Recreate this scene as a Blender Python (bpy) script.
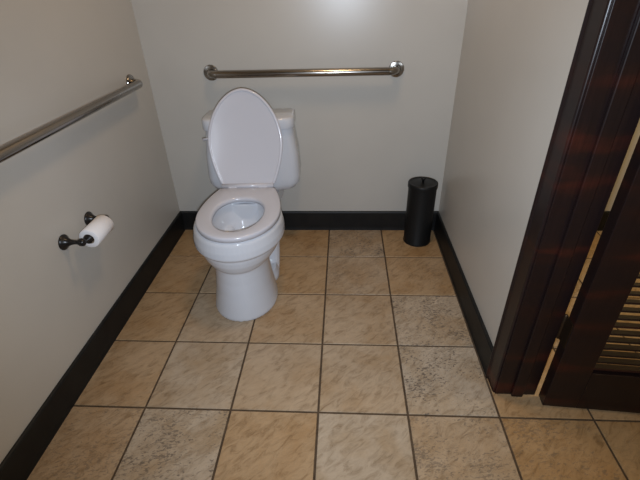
import bpy, bmesh, math, random
from mathutils import Vector, Matrix
for o in list(bpy.data.objects): bpy.data.objects.remove(o)
scn = bpy.context.scene
COL = scn.collection
R = math.radians
# ------------------------------------------------------------------ camera
cam = bpy.data.cameras.new('camera'); camo = bpy.data.objects.new('camera', cam); COL.objects.link(camo)
CAM = Vector((0.0925, -0.9485, 1.3215))
rt = Vector((0.99837678, 0.05027025, -0.02677135)); up = Vector((-0.00405298, 0.53156566, 0.84700739)); fw = Vector((-0.05681001, 0.84552401, -0.53090656))
m = Matrix.Identity(4)
for i in range(3): m[i][0] = rt[i]; m[i][1] = up[i]; m[i][2] = -fw[i]; m[i][3] = CAM[i]
camo.matrix_world = m
cam.sensor_width = 36; cam.lens = 415.05 / 640 * 36; cam.clip_start = 0.02
scn.camera = camo
# ------------------------------------------------------------------ light
scn.view_settings.view_transform = 'Standard'; scn.view_settings.look = 'None'
scn.view_settings.gamma = 1; scn.view_settings.use_curve_mapping = False
scn.view_settings.exposure = 0.0
w = bpy.data.worlds.new('world'); scn.world = w; w.use_nodes = True
w.node_tree.nodes['Background'].inputs[0].default_value = (0.02, 0.02, 0.02, 1)
def lamp(name, kind, loc, watts, col, size=0.1, sy=None, aim=None, shape='DISK'):
    d = bpy.data.lights.new(name, kind); d.energy = watts; d.color = col
    if kind == 'AREA':
        d.shape = shape; d.size = size
        if sy: d.size_y = sy
    else: d.shadow_soft_size = size
    o = bpy.data.objects.new(name, d); COL.objects.link(o); o.location = loc
    if aim: o.rotation_euler = (Vector(aim) - Vector(loc)).to_track_quat('-Z', 'Y').to_euler()
    return o
lamp('ceiling_lamp', 'AREA', (0.08, 0.55, 2.47), 8.0, (1.0, 0.70, 0.41), 0.30)
fl_ = lamp('camera_flash', 'SPOT', (0.085, -0.93, 1.27), 97, (0.745, 0.855, 1.0), 0.02, aim=(0.07, 0.9, 0.52))
fl_.data.spot_size = R(122); fl_.data.spot_blend = 1.0
lamp('hallway_lamp', 'AREA', (1.50, 0.08, 2.47), 25, (1.0, 0.76, 0.40), 0.4)

# ------------------------------------------------------------------ materials
def mat(name, col, rough=0.5, metal=0.0, spec=0.5, coat=0.0):
    m = bpy.data.materials.new(name); m.use_nodes = True
    b = m.node_tree.nodes['Principled BSDF']
    b.inputs['Base Color'].default_value = (*col, 1); b.inputs['Roughness'].default_value = rough
    b.inputs['Metallic'].default_value = metal; b.inputs['Specular IOR Level'].default_value = spec
    b.inputs['Coat Weight'].default_value = coat; b.inputs['Coat Roughness'].default_value = 0.08
    return m
class NT:
    def __init__(s, m): s.t = m.node_tree; s.b = s.t.nodes['Principled BSDF']
    def n(s, kind, **kw):
        x = s.t.nodes.new('ShaderNode' + kind)
        for k, v in kw.items():
            if k in x.inputs: x.inputs[k].default_value = v
            else: setattr(x, k, v)
        return x
    def l(s, a, b): s.t.links.new(a, b)
    def noise(s, vec, scale, detail=4, rough=0.55, dist=0.0):
        x = s.n('TexNoise', Scale=scale, Detail=detail, Roughness=rough, Distortion=dist)
        s.l(vec, x.inputs['Vector']); return x.outputs['Fac']
    def ramp(s, fac, stops):
        x = s.n('ValToRGB'); e = x.color_ramp.elements
        while len(e) < len(stops): e.new(0.5)
        for el, (p, c) in zip(e, stops): el.position = p; el.color = (*c, 1) if len(c) == 3 else c
        s.l(fac, x.inputs[0]); return x.outputs[0]
    def mix(s, fac, a, b, mode='MIX'):
        x = s.n('Mix', data_type='RGBA', blend_type=mode)
        for i, v in ((0, fac), (6, a), (7, b)):
            if hasattr(v, 'links'): s.l(v, x.inputs[i])
            elif i == 0: x.inputs[0].default_value = v
            else: x.inputs[i].default_value = (*v, 1)
        return x.outputs[2]
    def math(s, op, a, b=0.0):
        x = s.n('Math', operation=op)
        for i, v in ((0, a), (1, b)):
            if hasattr(v, 'links'): s.l(v, x.inputs[i])
            else: x.inputs[i].default_value = v
        return x.outputs[0]
    def bump(s, h, strength=0.2, dist=0.002):
        x = s.n('Bump', Strength=strength, Distance=dist); s.l(h, x.inputs['Height'])
        s.l(x.outputs[0], s.b.inputs['Normal'])
def pos(t): return t.n('NewGeometry').outputs['Position']
def mapv(t, vec, scale=(1,1,1), rot=(0,0,0)):
    if any(rot):
        r = t.n('Mapping'); r.inputs['Rotation'].default_value = rot; t.l(vec, r.inputs['Vector']); vec = r.outputs[0]
    x = t.n('Mapping'); x.inputs['Scale'].default_value = scale
    t.l(vec, x.inputs['Vector']); return x.outputs[0]

def wall_mat():
    m = mat('wall_paint', (0.47, 0.435, 0.385), 0.30, spec=0.42); t = NT(m); p = pos(t)
    n = t.noise(p, 2.2, 3)
    t.l(t.ramp(n, [(0.3, (0.470, 0.441, 0.394)), (0.7, (0.500, 0.469, 0.419))]), t.b.inputs['Base Color'])
    t.bump(t.noise(p, 240, 3), 0.16, 0.001)
    return m
def tile_mat():
    m = mat('stone_look_tile', (0.5, 0.4, 0.28), 0.4, spec=0.4); t = NT(m)
    oi = t.n('ObjectInfo'); va = t.n('VectorMath', operation='SCALE', Scale=7.3)
    cx = t.n('CombineXYZ'); t.l(oi.outputs['Random'], cx.inputs[0]); t.l(oi.outputs['Random'], cx.inputs[2])
    t.l(cx.outputs[0], va.inputs[0])
    ad = t.n('VectorMath', operation='ADD'); t.l(pos(t), ad.inputs[0]); t.l(va.outputs[0], ad.inputs[1]); P = ad.outputs[0]
    def attr(nm):
        a = t.n('Attribute', attribute_type='OBJECT', attribute_name=nm); return a.outputs['Fac']
    tone, pits = attr('tone'), attr('pits')
    D = mapv(t, P, (1, 2.6, 1), (0, 0, R(-42)))
    streak = t.noise(D, 17, 7, 0.68, 0.9)
    blotch = t.noise(P, 5.5, 5, 0.6, 0.4)
    base = t.mix(tone, (0.385, 0.305, 0.22), (0.366, 0.230, 0.112))
    var = t.ramp(streak, [(0.30, (0.62, 0.57, 0.51)), (0.5, (1.0, 1.0, 1.0)), (0.72, (1.16, 1.16, 1.17))])
    c = t.mix(1.0, base, var, 'MULTIPLY')
    v2 = t.ramp(blotch, [(0.3, (0.82, 0.72, 0.58)), (0.55, (1.0, 1.0, 1.0)), (0.75, (1.08, 1.1, 1.14))])
    c = t.mix(0.85, c, v2, 'MULTIPLY')
    Dp = mapv(t, P, (1, 2.0, 1), (0, 0, R(-12)))
    fine = t.noise(Dp, 68, 4, 0.65, 0.5); patch = t.noise(P, 7, 3)
    th = t.math('ADD', t.math('MULTIPLY', patch, 0.32), t.math('MULTIPLY', fine, 0.75))
    pm = t.ramp(th, [(0.575, (0, 0, 0)), (0.63, (1, 1, 1))])
    pf = t.math('MULTIPLY', pm, t.math('MULTIPLY', pits, 0.9))
    c = t.mix(pf, c, (0.13, 0.10, 0.075))
    t.l(c, t.b.inputs['Base Color'])
    h = t.math('SUBTRACT', t.math('ADD', t.math('MULTIPLY', streak, 0.8), t.math('MULTIPLY', fine, 0.25)), pf)
    t.bump(h, 0.35, 0.004)
    t.l(t.math('ADD', 0.34, t.math('MULTIPLY', streak, 0.2)), t.b.inputs['Roughness'])
    return m
def grout_mat():
    m = mat('brown_grout', (0.075, 0.05, 0.03), 0.9, spec=0.2); t = NT(m); p = pos(t)
    n = t.noise(p, 30, 4)
    t.l(t.ramp(n, [(0.3, (0.055, 0.036, 0.022)), (0.7, (0.10, 0.068, 0.042))]), t.b.inputs['Base Color'])
    t.bump(t.noise(p, 400, 2), 0.3, 0.001); return m
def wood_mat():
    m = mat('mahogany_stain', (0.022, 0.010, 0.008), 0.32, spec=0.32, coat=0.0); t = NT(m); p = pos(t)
    refl = t.noise(mapv(t, p, (1.2, 1.2, 6.0)), 2.2, 2, 0.45, 0.2)
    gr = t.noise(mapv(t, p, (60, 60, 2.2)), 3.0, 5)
    c = t.ramp(refl, [(0.42, (0.0115, 0.0065, 0.0065)), (0.58, (0.0155, 0.007, 0.006)), (0.78, (0.046, 0.0105, 0.0065))])  # reddish bands painted into the stain colour, standing for reflections in the gloss
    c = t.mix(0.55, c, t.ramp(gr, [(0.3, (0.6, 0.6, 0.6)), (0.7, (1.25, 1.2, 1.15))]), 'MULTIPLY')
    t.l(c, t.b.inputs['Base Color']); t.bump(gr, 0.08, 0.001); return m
def steel_mat():
    m = mat('satin_stainless', (0.31, 0.285, 0.255), 0.27, 1.0); t = NT(m)
    n = t.noise(mapv(t, pos(t), (60, 60, 60)), 14, 3)
    t.l(t.math('ADD', 0.14, t.math('MULTIPLY', n, 0.10)), t.b.inputs['Roughness']); return m
def ceramic(name, col, rough):
    m = mat(name, col, rough, spec=0.5, coat=0.3); t = NT(m)
    t.bump(t.noise(pos(t), 18, 2), 0.02, 0.002); return m
def bin_mat():
    m = mat('black_enamel', (0.006, 0.006, 0.006), 0.4, spec=0.28); t = NT(m)
    t.bump(t.noise(pos(t), 300, 2), 0.08, 0.0006); return m
def rubber_mat():
    m = mat('black_rubber_base', (0.009, 0.009, 0.009), 0.5, spec=0.25); t = NT(m); p = pos(t)
    t.l(t.ramp(t.noise(p, 12, 4), [(0.35, (0.007, 0.007, 0.007)), (0.75, (0.013, 0.0125, 0.0115))]), t.b.inputs['Base Color']); return m
def paper_mat():
    m = mat('tissue_paper', (0.80, 0.77, 0.76), 0.9, spec=0.15); t = NT(m)
    t.bump(t.noise(pos(t), 420, 2), 0.3, 0.001); return m
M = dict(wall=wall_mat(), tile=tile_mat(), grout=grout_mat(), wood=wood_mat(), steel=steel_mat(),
         china=ceramic('white_vitreous_china', (0.59, 0.595, 0.625), 0.10), plastic=ceramic('white_plastic', (0.565, 0.555, 0.59), 0.22),
         black=bin_mat(), rubber=rubber_mat(), paper=paper_mat(),
         hinge=mat('dark_hinge_metal', (0.06, 0.038, 0.022), 0.4, 0.8), bronze=mat('oil_rubbed_bronze', (0.017, 0.015, 0.014), 0.3, 0.4, 0.5), brass=mat('aged_brass', (0.30, 0.20, 0.09), 0.4, 1.0),
         card=mat('cardboard', (0.30, 0.22, 0.14), 0.9), ceil=mat('ceiling_paint', (0.72, 0.70, 0.66), 0.8),
         water=mat('bowl_water', (0.62, 0.68, 0.74), 0.02, spec=0.6), gap=mat('black_gap', (0.01, 0.01, 0.01), 0.7))
M['water'].node_tree.nodes['Principled BSDF'].inputs['Transmission Weight'].default_value = 0.6

# ------------------------------------------------------------------ mesh helpers
def link(name, bm, mt, parent=None, smooth=False, bevel=0, seg=2, angle=35):
    bmesh.ops.recalc_face_normals(bm, faces=bm.faces)
    me = bpy.data.meshes.new(name); bm.to_mesh(me); bm.free()
    me.materials.append(M[mt])
    o = bpy.data.objects.new(name, me); COL.objects.link(o)
    if smooth:
        for p in me.polygons: p.use_smooth = True
    if bevel:
        b = o.modifiers.new('bevel', 'BEVEL'); b.width = bevel; b.segments = seg; b.limit_method = 'ANGLE'; b.angle_limit = R(40)
    if parent: o.parent = parent
    return o
def box(bm, a, b):
    x0, y0, z0 = a; x1, y1, z1 = b
    v = [bm.verts.new(p) for p in ((x0,y0,z0),(x1,y0,z0),(x1,y1,z0),(x0,y1,z0),(x0,y0,z1),(x1,y0,z1),(x1,y1,z1),(x0,y1,z1))]
    for f in ((3,2,1,0),(4,5,6,7),(0,1,5,4),(1,2,6,5),(2,3,7,6),(3,0,4,7)): bm.faces.new([v[i] for i in f])
    return v
def boxes(*bs):
    bm = bmesh.new()
    for a, b in bs: box(bm, a, b)
    return bm
def loft(bm, rings, cap0=True, cap1=True, closed=False):
    L = [[bm.verts.new(p) for p in r] for r in rings]; n = len(L[0])
    pairs = list(zip(L, L[1:])) + ([(L[-1], L[0])] if closed else [])
    for A, B in pairs:
        for i in range(n): bm.faces.new((A[i], A[(i+1)%n], B[(i+1)%n], B[i]))
    if not closed:
        if cap0: bm.faces.new(L[0][::-1])
        if cap1: bm.faces.new(L[-1])
    return L
def lathe(bm, prof, seg=40, mtx=Matrix.Identity(4), closed=False, cap0=True, cap1=True):
    rings = [[mtx @ Vector((r*math.cos(2*math.pi*i/seg), r*math.sin(2*math.pi*i/seg), z)) for i in range(seg)] for r, z in prof]
    return loft(bm, rings, cap0, cap1, closed)
def tube(bm, pts, rad, seg=20):
    pts = [Vector(p) for p in pts]; rings = []
    t = (pts[1]-pts[0]).normalized(); ref = Vector((0,0,1)) if abs(t.z) < .9 else Vector((1,0,0))
    nrm = t.cross(ref).normalized()
    for i, p in enumerate(pts):
        t = (pts[min(i+1, len(pts)-1)] - pts[max(i-1, 0)]).normalized()
        nrm = (nrm - t*nrm.dot(t)).normalized(); bi = t.cross(nrm)
        r = rad[i] if isinstance(rad, (list, tuple)) else rad
        rings.append([p + nrm*r*math.cos(2*math.pi*k/seg) + bi*r*math.sin(2*math.pi*k/seg) for k in range(seg)])
    return loft(bm, rings)
def empty(name, loc, rz=0):
    o = bpy.data.objects.new(name, None); COL.objects.link(o); o.location = loc; o.rotation_euler.z = rz
    o.empty_display_size = 0.05; return o
def tag(o, label, cat=None, group=None, kind=None):
    o['label'] = label
    if cat: o['category'] = cat
    if group: o['group'] = group
    if kind: o['kind'] = kind
    return o
def struct(o, label): return tag(o, label, kind='structure')

# ------------------------------------------------------------------ room shell
XL, XR, YB = -0.925, 0.661, 1.287          # left wall, right wall (room side), back wall
XO = 0.79                                    # hallway side of the right wall
XH, YF, ZC = 2.5, -1.75, 2.5                 # far hallway wall, front wall, ceiling
OY0, OY1, OZ = -0.83, 0.105, 2.06            # rough opening of the doorway
BH, BT = 0.127, 0.012
TX, TY, X0, Y0, GR = 0.3205, 0.3312, 0.0035, -0.0125, 0.0075
struct(link('wall_left', boxes(((XL-.1, YF, 0), (XL, YB, ZC))), 'wall'), 'grey beige painted wall on the left behind paper holder')
struct(link('wall_back', boxes(((XL-.1, YB, 0), (XH+.1, YB+.1, ZC))), 'wall'), 'glossy grey beige painted wall behind the toilet')
struct(link('wall_right', boxes(((XR, OY1, 0), (XO, YB, ZC)), ((XR, OY0, OZ), (XO, OY1, ZC)), ((XR, YF, 0), (XO, OY0, ZC))), 'wall'), 'beige painted wall on the right ending at dark door frame')
struct(link('wall_front', boxes(((XL-.1, YF-.1, 0), (XH+.1, YF, ZC))), 'wall'), 'beige painted wall behind the viewer')
struct(link('wall_hallway', boxes(((XH, YF, 0), (XH+.1, YB, ZC))), 'wall'), 'beige painted wall at far side beyond the door')
struct(link('ceiling', boxes(((XL-.1, YF-.1, ZC), (XH+.1, YB+.1, ZC+.08))), 'ceil'), 'off white painted ceiling above the room')
# black cove baseboards: flat face, rounded top, small toe flare at the floor
def cove(name, p0, p1, nrm, label):
    p0, p1, nrm = Vector(p0), Vector(p1), Vector(nrm)
    prof = [(0, 0), (BT+.003, 0), (BT+.0028, .003), (BT+.001, .010), (BT, .020), (BT, BH-.008), (BT-.003, BH-.002), (BT-.007, BH), (0, BH)]
    bm = bmesh.new()
    loft(bm, [[p + nrm*d + Vector((0, 0, z)) for d, z in prof] for p in (p0, p1)])
    o = link(name, bm, 'rubber'); return struct(o, label)
cove('baseboard_left', (XL, YF, 0), (XL, YB, 0), (1, 0, 0), 'black rubber baseboard along the left wall')
cove('baseboard_back', (XL, YB, 0), (XR, YB, 0), (0, -1, 0), 'black rubber baseboard along back wall behind the toilet')
cove('baseboard_right', (XR, 0.164, 0), (XR, YB, 0), (-1, 0, 0), 'black rubber baseboard along right wall up to door frame')
cove('baseboard_hallway', (XO, YB, 0), (XH, YB, 0), (0, -1, 0), 'black rubber baseboard seen through gap beside the door')
# floor: grout bed with each tile laid on it
fl = struct(link('floor', boxes(((XL-.1, YF-.1, -.06), (XH+.1, YB+.1, -.0035))), 'grout'), 'tan stone look ceramic tile floor with brown grout')
TONE = {  # (column, row): (tone 0 grey .. 1 ochre, pits)
 (-3,3): (1.0,.0), (-2,3): (.9,.0), (-1,3): (.95,.0), (0,3): (.35,.9), (1,3): (.95,.1), (2,3): (.6,.2),
 (-3,2): (.9,.0), (-2,2): (.55,.1), (-1,2): (.9,.0), (0,2): (.45,.35), (1,2): (.8,.3), (2,2): (.5,.2),
 (-3,1): (.85,.1), (-2,1): (.35,.0), (-1,1): (.65,.0), (0,1): (.45,.0), (1,1): (.2,.9), (2,1): (.6,.2),
 (-3,0): (.7,.15), (-2,0): (.1,.0), (-1,0): (.4,.0), (0,0): (.35,.0), (1,0): (.05,1.), (2,0): (.9,.1), (3,0): (.9,.1),
 (-3,-1): (.6,.5), (-2,-1): (.0,.85), (-1,-1): (.75,.0), (0,-1): (.0,.1), (1,-1): (.35,.65), (2,-1): (1.,.5), (3,-1): (1.,.2)}
rnd = random.Random(4)
def tile_mesh(sx, sy):
    g, c, h = GR/2, .0022, .012
    bm = bmesh.new()
    def ring(i, z): return [(i, i, z), (sx-i, i, z), (sx-i, sy-i, z), (i, sy-i, z)]
    loft(bm, [ring(0, -h), ring(0, -.0018), ring(c*.5, -.0004), ring(c, 0)])
    bmesh.ops.recalc_face_normals(bm, faces=bm.faces)
    me = bpy.data.meshes.new('tile'); bm.to_mesh(me); bm.free(); me.materials.append(M['tile']); return me
cache = {}
for i in range(-3, 8):
    for j in range(-6, 5):
        a, b = X0+i*TX+GR/2, X0+(i+1)*TX-GR/2; c, d = Y0+j*TY+GR/2, Y0+(j+1)*TY-GR/2
        a, b, c, d = max(a, XL), min(b, XH), max(c, YF), min(d, YB)
        if b-a < .02 or d-c < .02: continue
        k = (round(b-a, 4), round(d-c, 4))
        if k not in cache: cache[k] = tile_mesh(*k)
        o = bpy.data.objects.new('tile', cache[k]); COL.objects.link(o); o.parent = fl
        o.location = (a, c, 0)
        tn, pt = TONE.get((i, j), (rnd.uniform(.2, .9), rnd.choice((0, .1, .5))))
        o['tone'] = tn; o['pits'] = pt

# ------------------------------------------------------------------ doorway
JY = 0.085                                   # face of the hinge-side jamb
fr = struct(empty('trim_1', (XR, JY, 0)), 'dark mahogany stained door casing and jamb at end of right wall')
def loc(bm, o=fr):
    for v in bm.verts: v.co -= o.location
    return bm
for s, y0, y1 in ((1, JY+.006, .164), (-1, OY0-.089+.02, OY0+.02-.006)):
    # moulded casing: thin inner edge, thicker rounded outer edge
    bm = bmesh.new(); T = .016
    inn, out = (y0, y1) if s > 0 else (y1, y0); d = 1 if out > inn else -1
    prof = [(XR, inn), (XR-.007, inn), (XR-.0095, inn+d*.0015), (XR-.0110, inn+d*.006), (XR-.0120, out-d*.0120), (XR-.0135, out-d*.0085), (XR-.0158, out-d*.0058),
            (XR-.0176, out-d*.0040), (XR-.0180, out-d*.0020), (XR-.0172, out-d*.0006), (XR-.0160, out), (XR, out)]
    loft(bm, [[(x, y, z) for x, y in prof] for z in (0, OZ+.06)])
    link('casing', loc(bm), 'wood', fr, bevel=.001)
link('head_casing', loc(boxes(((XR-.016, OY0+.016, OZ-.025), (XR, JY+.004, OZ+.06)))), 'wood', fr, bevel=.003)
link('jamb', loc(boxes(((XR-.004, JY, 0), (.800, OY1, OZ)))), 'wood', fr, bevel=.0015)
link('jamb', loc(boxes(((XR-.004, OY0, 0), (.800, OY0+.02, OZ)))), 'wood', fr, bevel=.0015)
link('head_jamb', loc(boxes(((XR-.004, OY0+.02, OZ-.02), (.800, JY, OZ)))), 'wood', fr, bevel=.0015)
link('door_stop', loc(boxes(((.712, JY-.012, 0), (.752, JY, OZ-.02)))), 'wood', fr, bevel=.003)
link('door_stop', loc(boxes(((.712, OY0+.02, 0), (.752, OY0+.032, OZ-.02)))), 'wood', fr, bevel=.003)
# open door with louvred lower panel: local x along the leaf, local y = thickness, camera sees y = 0 face
DW, DT, DH = .86, .045, 2.02
dr = struct(empty('door_1', (.806, .034, .008), R(-4.0)), 'dark mahogany stained door standing open with louvred lower panel')
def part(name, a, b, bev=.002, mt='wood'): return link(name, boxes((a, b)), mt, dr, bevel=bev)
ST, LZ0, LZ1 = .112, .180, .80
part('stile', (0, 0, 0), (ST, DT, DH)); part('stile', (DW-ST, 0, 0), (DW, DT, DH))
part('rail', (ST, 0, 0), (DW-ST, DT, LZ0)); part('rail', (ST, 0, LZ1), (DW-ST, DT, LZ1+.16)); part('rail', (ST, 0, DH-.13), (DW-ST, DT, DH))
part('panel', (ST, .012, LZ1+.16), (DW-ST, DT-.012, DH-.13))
SP = .0315; TA = -24; slat_me = None
for k in range(int((LZ1-LZ0)/SP)):
    z = LZ0 + .012 + k*SP
    if slat_me is None:
        bm = bmesh.new(); c, s = math.cos(R(TA)), math.sin(R(TA)); L, th = .040, .006
        pr = []
        for a, b in ((-L/2, -th/2), (L/2, -th/2), (L/2, th/2), (-L/2, th/2)):
            pr.append((a*c - b*s, a*s + b*c))
        loft(bm, [[(x, DT/2 + p[0], p[1]) for p in pr] for x in (ST, DW-ST)])
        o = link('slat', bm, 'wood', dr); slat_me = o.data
    else:
        o = bpy.data.objects.new('slat', slat_me); COL.objects.link(o); o.parent = dr
    o.location = (0, 0, z)
for z in (.335, 1.12, 1.80):
    bm = bmesh.new(); lathe(bm, [(.001, -.053), (.004, -.052), (.0065, -.049), (.0065, .049), (.004, .052), (.001, .053)], 14, Matrix.Translation((-.005, DT+.006, z)))
    h = link('hinge', bm, 'hinge', dr, smooth=True)
    link('hinge_leaf', boxes(((-.0035, .004, z-.05), (-.0001, DT+.003, z+.05))), 'hinge', h)
bm = bmesh.new(); lathe(bm, [(.026, 0), (.028, .004), (.012, .010), (.011, .035), (.024, .042), (.029, .055), (.022, .066), (.002, .069)], 24, Matrix.Translation((DW-.06, 0, .98)) @ Matrix.Rotation(R(90), 4, 'X'))
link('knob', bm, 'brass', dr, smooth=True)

# ------------------------------------------------------------------ toilet
TXC, TRZ = -0.391, R(2.2)
tl = tag(empty('toilet', (TXC + 1.07*math.sin(TRZ), 1.07 - 1.07*math.cos(TRZ), 0), TRZ), 'white two piece toilet with seat lid raised against its tank', 'toilet')
NS = 64
def egg(a, yf, yb, yc, z, pf=2.0, pb=2.0, ab=None):
    """closed outline: widest (half width a) at yc, front tip yf, back yb; ab = half width at flat back"""
    out = []
    for i in range(NS):
        t = 2*math.pi*i/NS; c, s = math.cos(t), math.sin(t)
        if s < 0:
            x = a*abs(c)**(2/pf)*(1 if c >= 0 else -1); y = yc + (yf-yc)*abs(s)**(2/pf)
        elif ab is None:
            x = a*abs(c)**(2/pb)*(1 if c >= 0 else -1); y = yc + (yb-yc)*abs(s)**(2/pb)
        else:   # taper from a to ab then flat across the back
            u = s; k = min(1, abs(t-math.pi/2)/(math.pi/2))
            if k > .30:
                q = (1-k)/.70; y = yc+(yb-yc)*q; x = (a - (a-ab)*q**1.9)*(1 if c >= 0 else -1)
            else: y = yb; x = ab*(k/.30)*(1 if c >= 0 else -1)
        out.append(Vector((x, y, z)))
    return out
# china bowl, pedestal and trapway: one watertight volume, fused with a voxel remesh
bm = bmesh.new()
outer = [egg(.150, .446, .86, .62, 0), egg(.151, .445, .86, .62, .012), egg(.144, .450, .85, .62, .05), egg(.132, .459, .84, .62, .12), egg(.125, .465, .83, .62, .19),
         egg(.122, .465, .83, .62, .235), egg(.123, .464, .83, .62, .258), egg(.134, .456, .86, .63, .266), egg(.152, .444, .89, .64, .280), egg(.170, .434, .905, .65, .305), egg(.182, .428, .912, .655, .332), egg(.187, .427, .915, .655, .347),
         egg(.197, .422, .918, .66, .349), egg(.204, .417, .92, .665, .357), egg(.203, .419, .92, .665, .385), egg(.195, .426, .92, .665, .420), egg(.187, .431, .92, .665, .430), egg(.181, .437, .915, .665, .434)]
inner = [egg(.128, .490, .835, .66, .434), egg(.122, .498, .825, .66, .428), egg(.121, .500, .82, .66, .39), egg(.112, .510, .80, .66, .34), egg(.085, .545, .775, .665, .29), egg(.055, .59, .745, .67, .255), egg(.03, .63, .715, .675, .225)]
for rg in outer:            # foot sits a touch off the seat's centre line
    for v in rg: v.x -= .005 + .004*max(0, 1 - v.z/.3)
loft(bm, outer + inner)
# deck behind the bowl carrying the tank
loft(bm, [[(x*w_, y, z) for x, z in ((-1, .27), (-.8, .25), (.8, .25), (1, .27), (1, zt), (.9, zt+.012), (-.9, zt+.012), (-1, zt))] for y, w_, zt in ((.80, .135, .41), (.95, .125, .405), (1.03, .120, .39), (1.07, .125, .34), (1.235, .140, .334))])
# narrow rear web and rear foot
loft(bm, [[(sx*.078, y, z) for sx, y in ((-1, .70), (1, .70), (1, 1.00), (-1, 1.00))] for z in (0, .30)])
loft(bm, [egg(.134, .68, 1.02, .80, 0), egg(.134, .68, 1.02, .80, .02), egg(.12, .70, 1.0, .80, .06)])
for s in (-1, 1):   # trapway bulge sweeping down each flank
    pts = []
    for k in range(25):
        t = k/24
        a = R(125 - 215*t)
        pts.append((s*(.092 + .006*math.sin(a)), .790 + .110*math.cos(a), .150 + .150*math.sin(a)))
    tube(bm, pts, [.046]*25, 16)
bowl = link('bowl', bm, 'china', tl, smooth=True)
rm = bowl.modifiers.new('fuse', 'REMESH'); rm.mode = 'VOXEL'; rm.voxel_size = .0036; rm.use_smooth_shade = True
sm = bowl.modifiers.new('soften', 'SMOOTH'); sm.factor = .5; sm.iterations = 2
bm = bmesh.new(); loft(bm, [egg(.092, .522, .782, .665, .270), egg(.095, .517, .786, .665, .292)])
wt = link('water', bm, 'water', bowl, smooth=False)
for s in (-1, 1):
    bm = bmesh.new(); lathe(bm, [(.016, 0), (.016, .008), (.012, .016), (.004, .020), (.001, .0205)], 20, Matrix.Translation((s*.100, .90, .022)))
    link('bolt_cap', bm, 'plastic', bowl, smooth=True)
# seat ring
def ringpart(zb, zt, a, yf, yb, ab, ai, yfi, ybi):
    bm = bmesh.new(); yc, yci = .665, .655
    R_ = []
    h = zt - zb; r = .007
    oo = [(0, zb), (0, zt-r), (r*.3, zt-r*.3), (r, zt)]
    rings = [egg(a-d, yf+d, yb-d, yc, z, ab=ab-d) for d, z in oo]
    io = [(r*1.6, zt), (r*.6, zt-r*.4), (0, zt-r*1.4), (0, zb)]
    rings += [egg(ai+d, yfi-d, ybi+d, yci, z, pb=2.3) for d, z in io]
    loft(bm, rings, closed=True)
    return bm
seat = link('seat', ringpart(.437, .459, .185, .432, .915, .136, .112, .492, .800), 'plastic', tl, smooth=True)
for s in (-1, 1): 
    for yy in (.50, .85):
        bm = bmesh.new(); lathe(bm, [(.010, .432), (.010, .440)], 12, Matrix.Translation((s*.148 if yy > .6 else s*.10, yy, 0)))
        link('bumper', bm, 'plastic', seat)
# hinge bar across the back of the seat
bm = bmesh.new(); tube(bm, [(-.128, .925, .462), (.128, .925, .462)], .012, 16)
hb_ = link('hinge', bm, 'plastic', tl, smooth=True)
for s in (-1, 1): 
    bm = bmesh.new(); box(bm, (s*.075-.022, .910, .428), (s*.075+.022, .955, .466))
    link('hinge_post', bm, 'plastic', tl, bevel=.006)
# raised lid, built flat (local y from hinge 0 to tip L), then tilted up past vertical
LIDL, TILT = .456, 74.0
def lidring(d, z, a=.183):
    r = egg(a-d, 0+d, LIDL-d*0, LIDL*.46, 0)
    out = []
    for i in range(NS):
        t = 2*math.pi*i/NS; c, s = math.cos(t), math.sin(t)
        sg = 1 if c >= 0 else -1; yc = LIDL*.45
        if s >= 0: x = (a-d)*abs(c)**(2/1.86)*sg; y = yc + (LIDL-d-yc)*abs(s)**(2/1.86)
        else:
            k = min(1, abs(t-1.5*math.pi)/(math.pi/2)); ab = .134-d
            if k > .30:
                q = (1-k)/.70; y = yc - (yc-d*.5)*q; x = (a-d-(a-d-ab)*q**1.75)*sg
            else: y = d*.5; x = ab*(k/.30)*sg
        out.append(Vector((x, y, z)))
    return out
bm = bmesh.new()
# z = 0 underside (faces viewer when raised), z = .016 the outer top
loft(bm, [lidring(.016, .0045), lidring(.0135, .0035), lidring(.012, .0008), lidring(.009, 0), lidring(.003, .0008), lidring(0, .004), lidring(0, .010), lidring(.003, .0145), lidring(.010, .0165), lidring(.05, .0185)])
lid = link('lid', bm, 'plastic', tl, smooth=True)
lid.location = (0, .932, .463); lid.rotation_euler = (R(TILT), 0, 0)
lid.scale = (1, 1, -1)
# tank: rounded front plan, slightly flared downwards
def tankring(z, hw, yf, yb, bow=.022, rc=.05):
    out = []; n = 16
    # front edge bowed, rounded front corners, square back
    for i in range(n+1):
        u = -1 + 2*i/n; out.append(Vector((u*(hw-rc), yf + bow*(u*u), z)))
    for i in range(1, 9):
        a = R(-90 + 90*i/8); out.append(Vector((hw-rc + rc*math.cos(a), yf+bow + rc + rc*math.sin(a), z)))
    out.append(Vector((hw, yb-.012, z))); out.append(Vector((hw-.012, yb, z)))
    out.append(Vector((-hw+.012, yb, z))); out.append(Vector((-hw, yb-.012, z)))
    for i in range(0, 8):
        a = R(180 + 90*i/8); out.append(Vector((-hw+rc + rc*math.cos(a), yf+bow+rc + rc*math.sin(a), z)))
    return out
YK = 1.268
bm = bmesh.new()
loft(bm, [tankring(.345, .165, 1.105, YK-.02), tankring(.350, .195, 1.085, YK-.008), tankring(.364, .222, 1.070, YK), tankring(.395, .244, 1.062, YK), tankring(.43, .248, 1.060, YK), tankring(.55, .243, 1.061, YK), tankring(.690, .222, 1.066, YK)])
tank = link('tank', bm, 'china', tl, smooth=True, bevel=0)
bm = bmesh.new(); loft(bm, [tankring(.6885, .216, 1.072, YK-.006), tankring(.6935, .216, 1.072, YK-.006)])
link('tank_gap', bm, 'gap', tank)
bm = bmesh.new()
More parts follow.
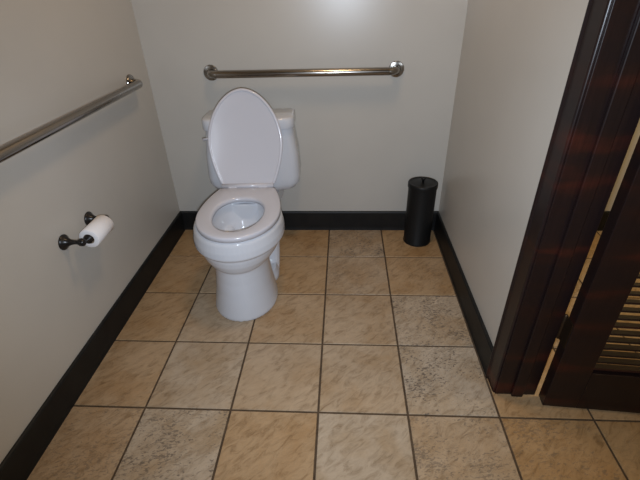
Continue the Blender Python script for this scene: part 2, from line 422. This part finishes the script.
loft(bm, [tankring(z-.011, h, f, b) for z, h, f, b in ((.7035, .224, 1.062, YK), (.7045, .231, 1.055, YK+.003), (.709, .233, 1.053, YK+.004), (.748, .232, 1.054, YK+.004), (.756, .229, 1.057, YK+.002), (.760, .223, 1.063, YK-.003))])
tlid = link('tank_lid', bm, 'china', tl, smooth=True)
for o in (tank, tlid):
    e = o.modifiers.new('split', 'EDGE_SPLIT'); e.split_angle = R(50)
# flush lever on the left of the tank front
bm = bmesh.new(); lathe(bm, [(.013, 0), (.013, .010), (.009, .014), (.001, .015)], 18, Matrix.Translation((-.165, 1.078, .665)) @ Matrix.Rotation(R(90), 4, 'X'))
lv = link('flush_lever', bm, 'plastic', tl, smooth=True)
bm = bmesh.new(); tube(bm, [(-.165, 1.061, .665), (-.195, 1.060, .662), (-.225, 1.062, .656)], [.0055, .006, .0075], 12)
link('lever_arm', bm, 'plastic', lv, smooth=True)

# ------------------------------------------------------------------ grab bars
def grab_bar(name, p0, p1, nrm, label):
    """p0, p1 on the wall surface; nrm points into the room"""
    p0, p1, n = Vector(p0), Vector(p1), Vector(nrm); d = (p1-p0).normalized(); off = .056; r = .0185; br = .045
    root = tag(empty(name, p0), label, 'grab bar', 'stainless grab bars on the walls')
    pts = []
    for P, D, rev in ((p0, d, False), (p1, -d, True)):
        s = [P + n*.004]
        for k in range(9):
            a = R(90*k/8); s.append(P + n*(off-br) + n*br*math.sin(a) + D*br*(1-math.cos(a)))
        pts += s[::-1] if rev else s
    bm = bmesh.new(); tube(bm, [p-p0 for p in pts], r, 24); link('bar', bm, 'steel', root, smooth=True)
    for P in (p0, p1):
        q = n.to_track_quat('Z', 'Y').to_matrix().to_4x4(); q.translation = P-p0
        bm = bmesh.new(); lathe(bm, [(.0385, 0), (.0390, .002), (.0385, .006), (.036, .0095), (.026, .0115), (.019, .012)], 36, q)
        f = link('flange', bm, 'steel', root, smooth=True)
        e = f.modifiers.new('split', 'EDGE_SPLIT'); e.split_angle = R(40)
    return root
grab_bar('grab_bar', (-.591, YB, .932), (.353, YB, .932), (0, -1, 0), 'brushed steel grab bar mounted on the wall above the toilet tank')
grab_bar('grab_bar', (XL, -.01, .93), (XL, 1.075, .93), (1, 0, 0), 'brushed steel grab bar on left wall above the paper roll')

# ------------------------------------------------------------------ toilet paper
HY0, HY1, HZ, HX = .277, .452, .538, .072
hd = tag(empty('toilet_paper_holder', (XL, (HY0+HY1)/2, HZ)), 'dark bronze two post toilet paper holder on left wall', 'paper holder')
for y in (HY0, HY1):
    mt = Matrix.Translation((0, y-(HY0+HY1)/2, 0)) @ Matrix.Rotation(R(90), 4, 'Y')
    bm = bmesh.new(); lathe(bm, [(.029, 0), (.0295, .003), (.028, .006), (.023, .010), (.016, .018), (.011, .028), (.0085, .040), (.0080, .050), (.0095, .056), (.0135, .062), (.0150, .070), (.0135, .078), (.008, .083), (.001, .084)], 28, mt)
    link('post', bm, 'bronze', hd, smooth=True)
bm = bmesh.new(); tube(bm, [(HX, -.085, -.004), (HX, -.060, -.0085), (HX, -.058, -.0085), (HX, .071, -.0085), (HX, .073, -.0085), (HX, .085, -.004)], [.006, .006, .0170, .0170, .006, .006], 24)
link('roller', bm, 'bronze', hd, smooth=True)
RY0, RY1, RR = HY0+.038, HY1-.018, .0380
rl = tag(empty('toilet_paper_roll', (XL+HX, RY0, HZ-.0100)), 'white toilet paper roll on the dark bronze holder', 'toilet paper')
mt = Matrix.Rotation(R(-90), 4, 'X'); LR = RY1-RY0
bm = bmesh.new(); lathe(bm, [(.0205, 0), (RR-.002, 0), (RR, .002), (RR, LR-.002), (RR-.002, LR), (.0205, LR)], 40, mt, closed=True)
pr = link('paper', bm, 'paper', rl, smooth=True); e = pr.modifiers.new('split', 'EDGE_SPLIT'); e.split_angle = R(50)
bm = bmesh.new(); lathe(bm, [(.0190, .0005), (.0204, .0005), (.0204, LR-.0005), (.0190, LR-.0005)], 32, mt, closed=True)
link('core', bm, 'card', rl, smooth=True)

# ------------------------------------------------------------------ waste bin
bn = tag(empty('waste_bin', (.524, 1.161, 0)), 'slim black lidded bin in the corner by right wall', 'bin')
bm = bmesh.new(); lathe(bm, [(.070, 0), (.0735, .002), (.0735, .010), (.0715, .013), (.0712, .345), (.0700, .352), (.05, .352)], 56)
b = link('body', bm, 'black', bn, smooth=True); e = b.modifiers.new('split', 'EDGE_SPLIT'); e.split_angle = R(40)
bm = bmesh.new(); lathe(bm, [(.0722, .338), (.0748, .338), (.0752, .342), (.0752, .360), (.0735, .364), (.070, .3655), (.064, .362), (.05, .364), (.02, .3665), (.001, .367)], 56, cap0=False)
l_ = link('lid', bm, 'black', bn, smooth=True); e = l_.modifiers.new('split', 'EDGE_SPLIT'); e.split_angle = R(45)
bm = bmesh.new(); lathe(bm, [(.006, .366), (.0055, .376), (.010, .380), (.0125, .386), (.010, .392), (.003, .3945), (.0005, .3947)], 24)
link('knob', bm, 'black', l_, smooth=True)
bn.scale = (1.07, 1.07, 1.02)
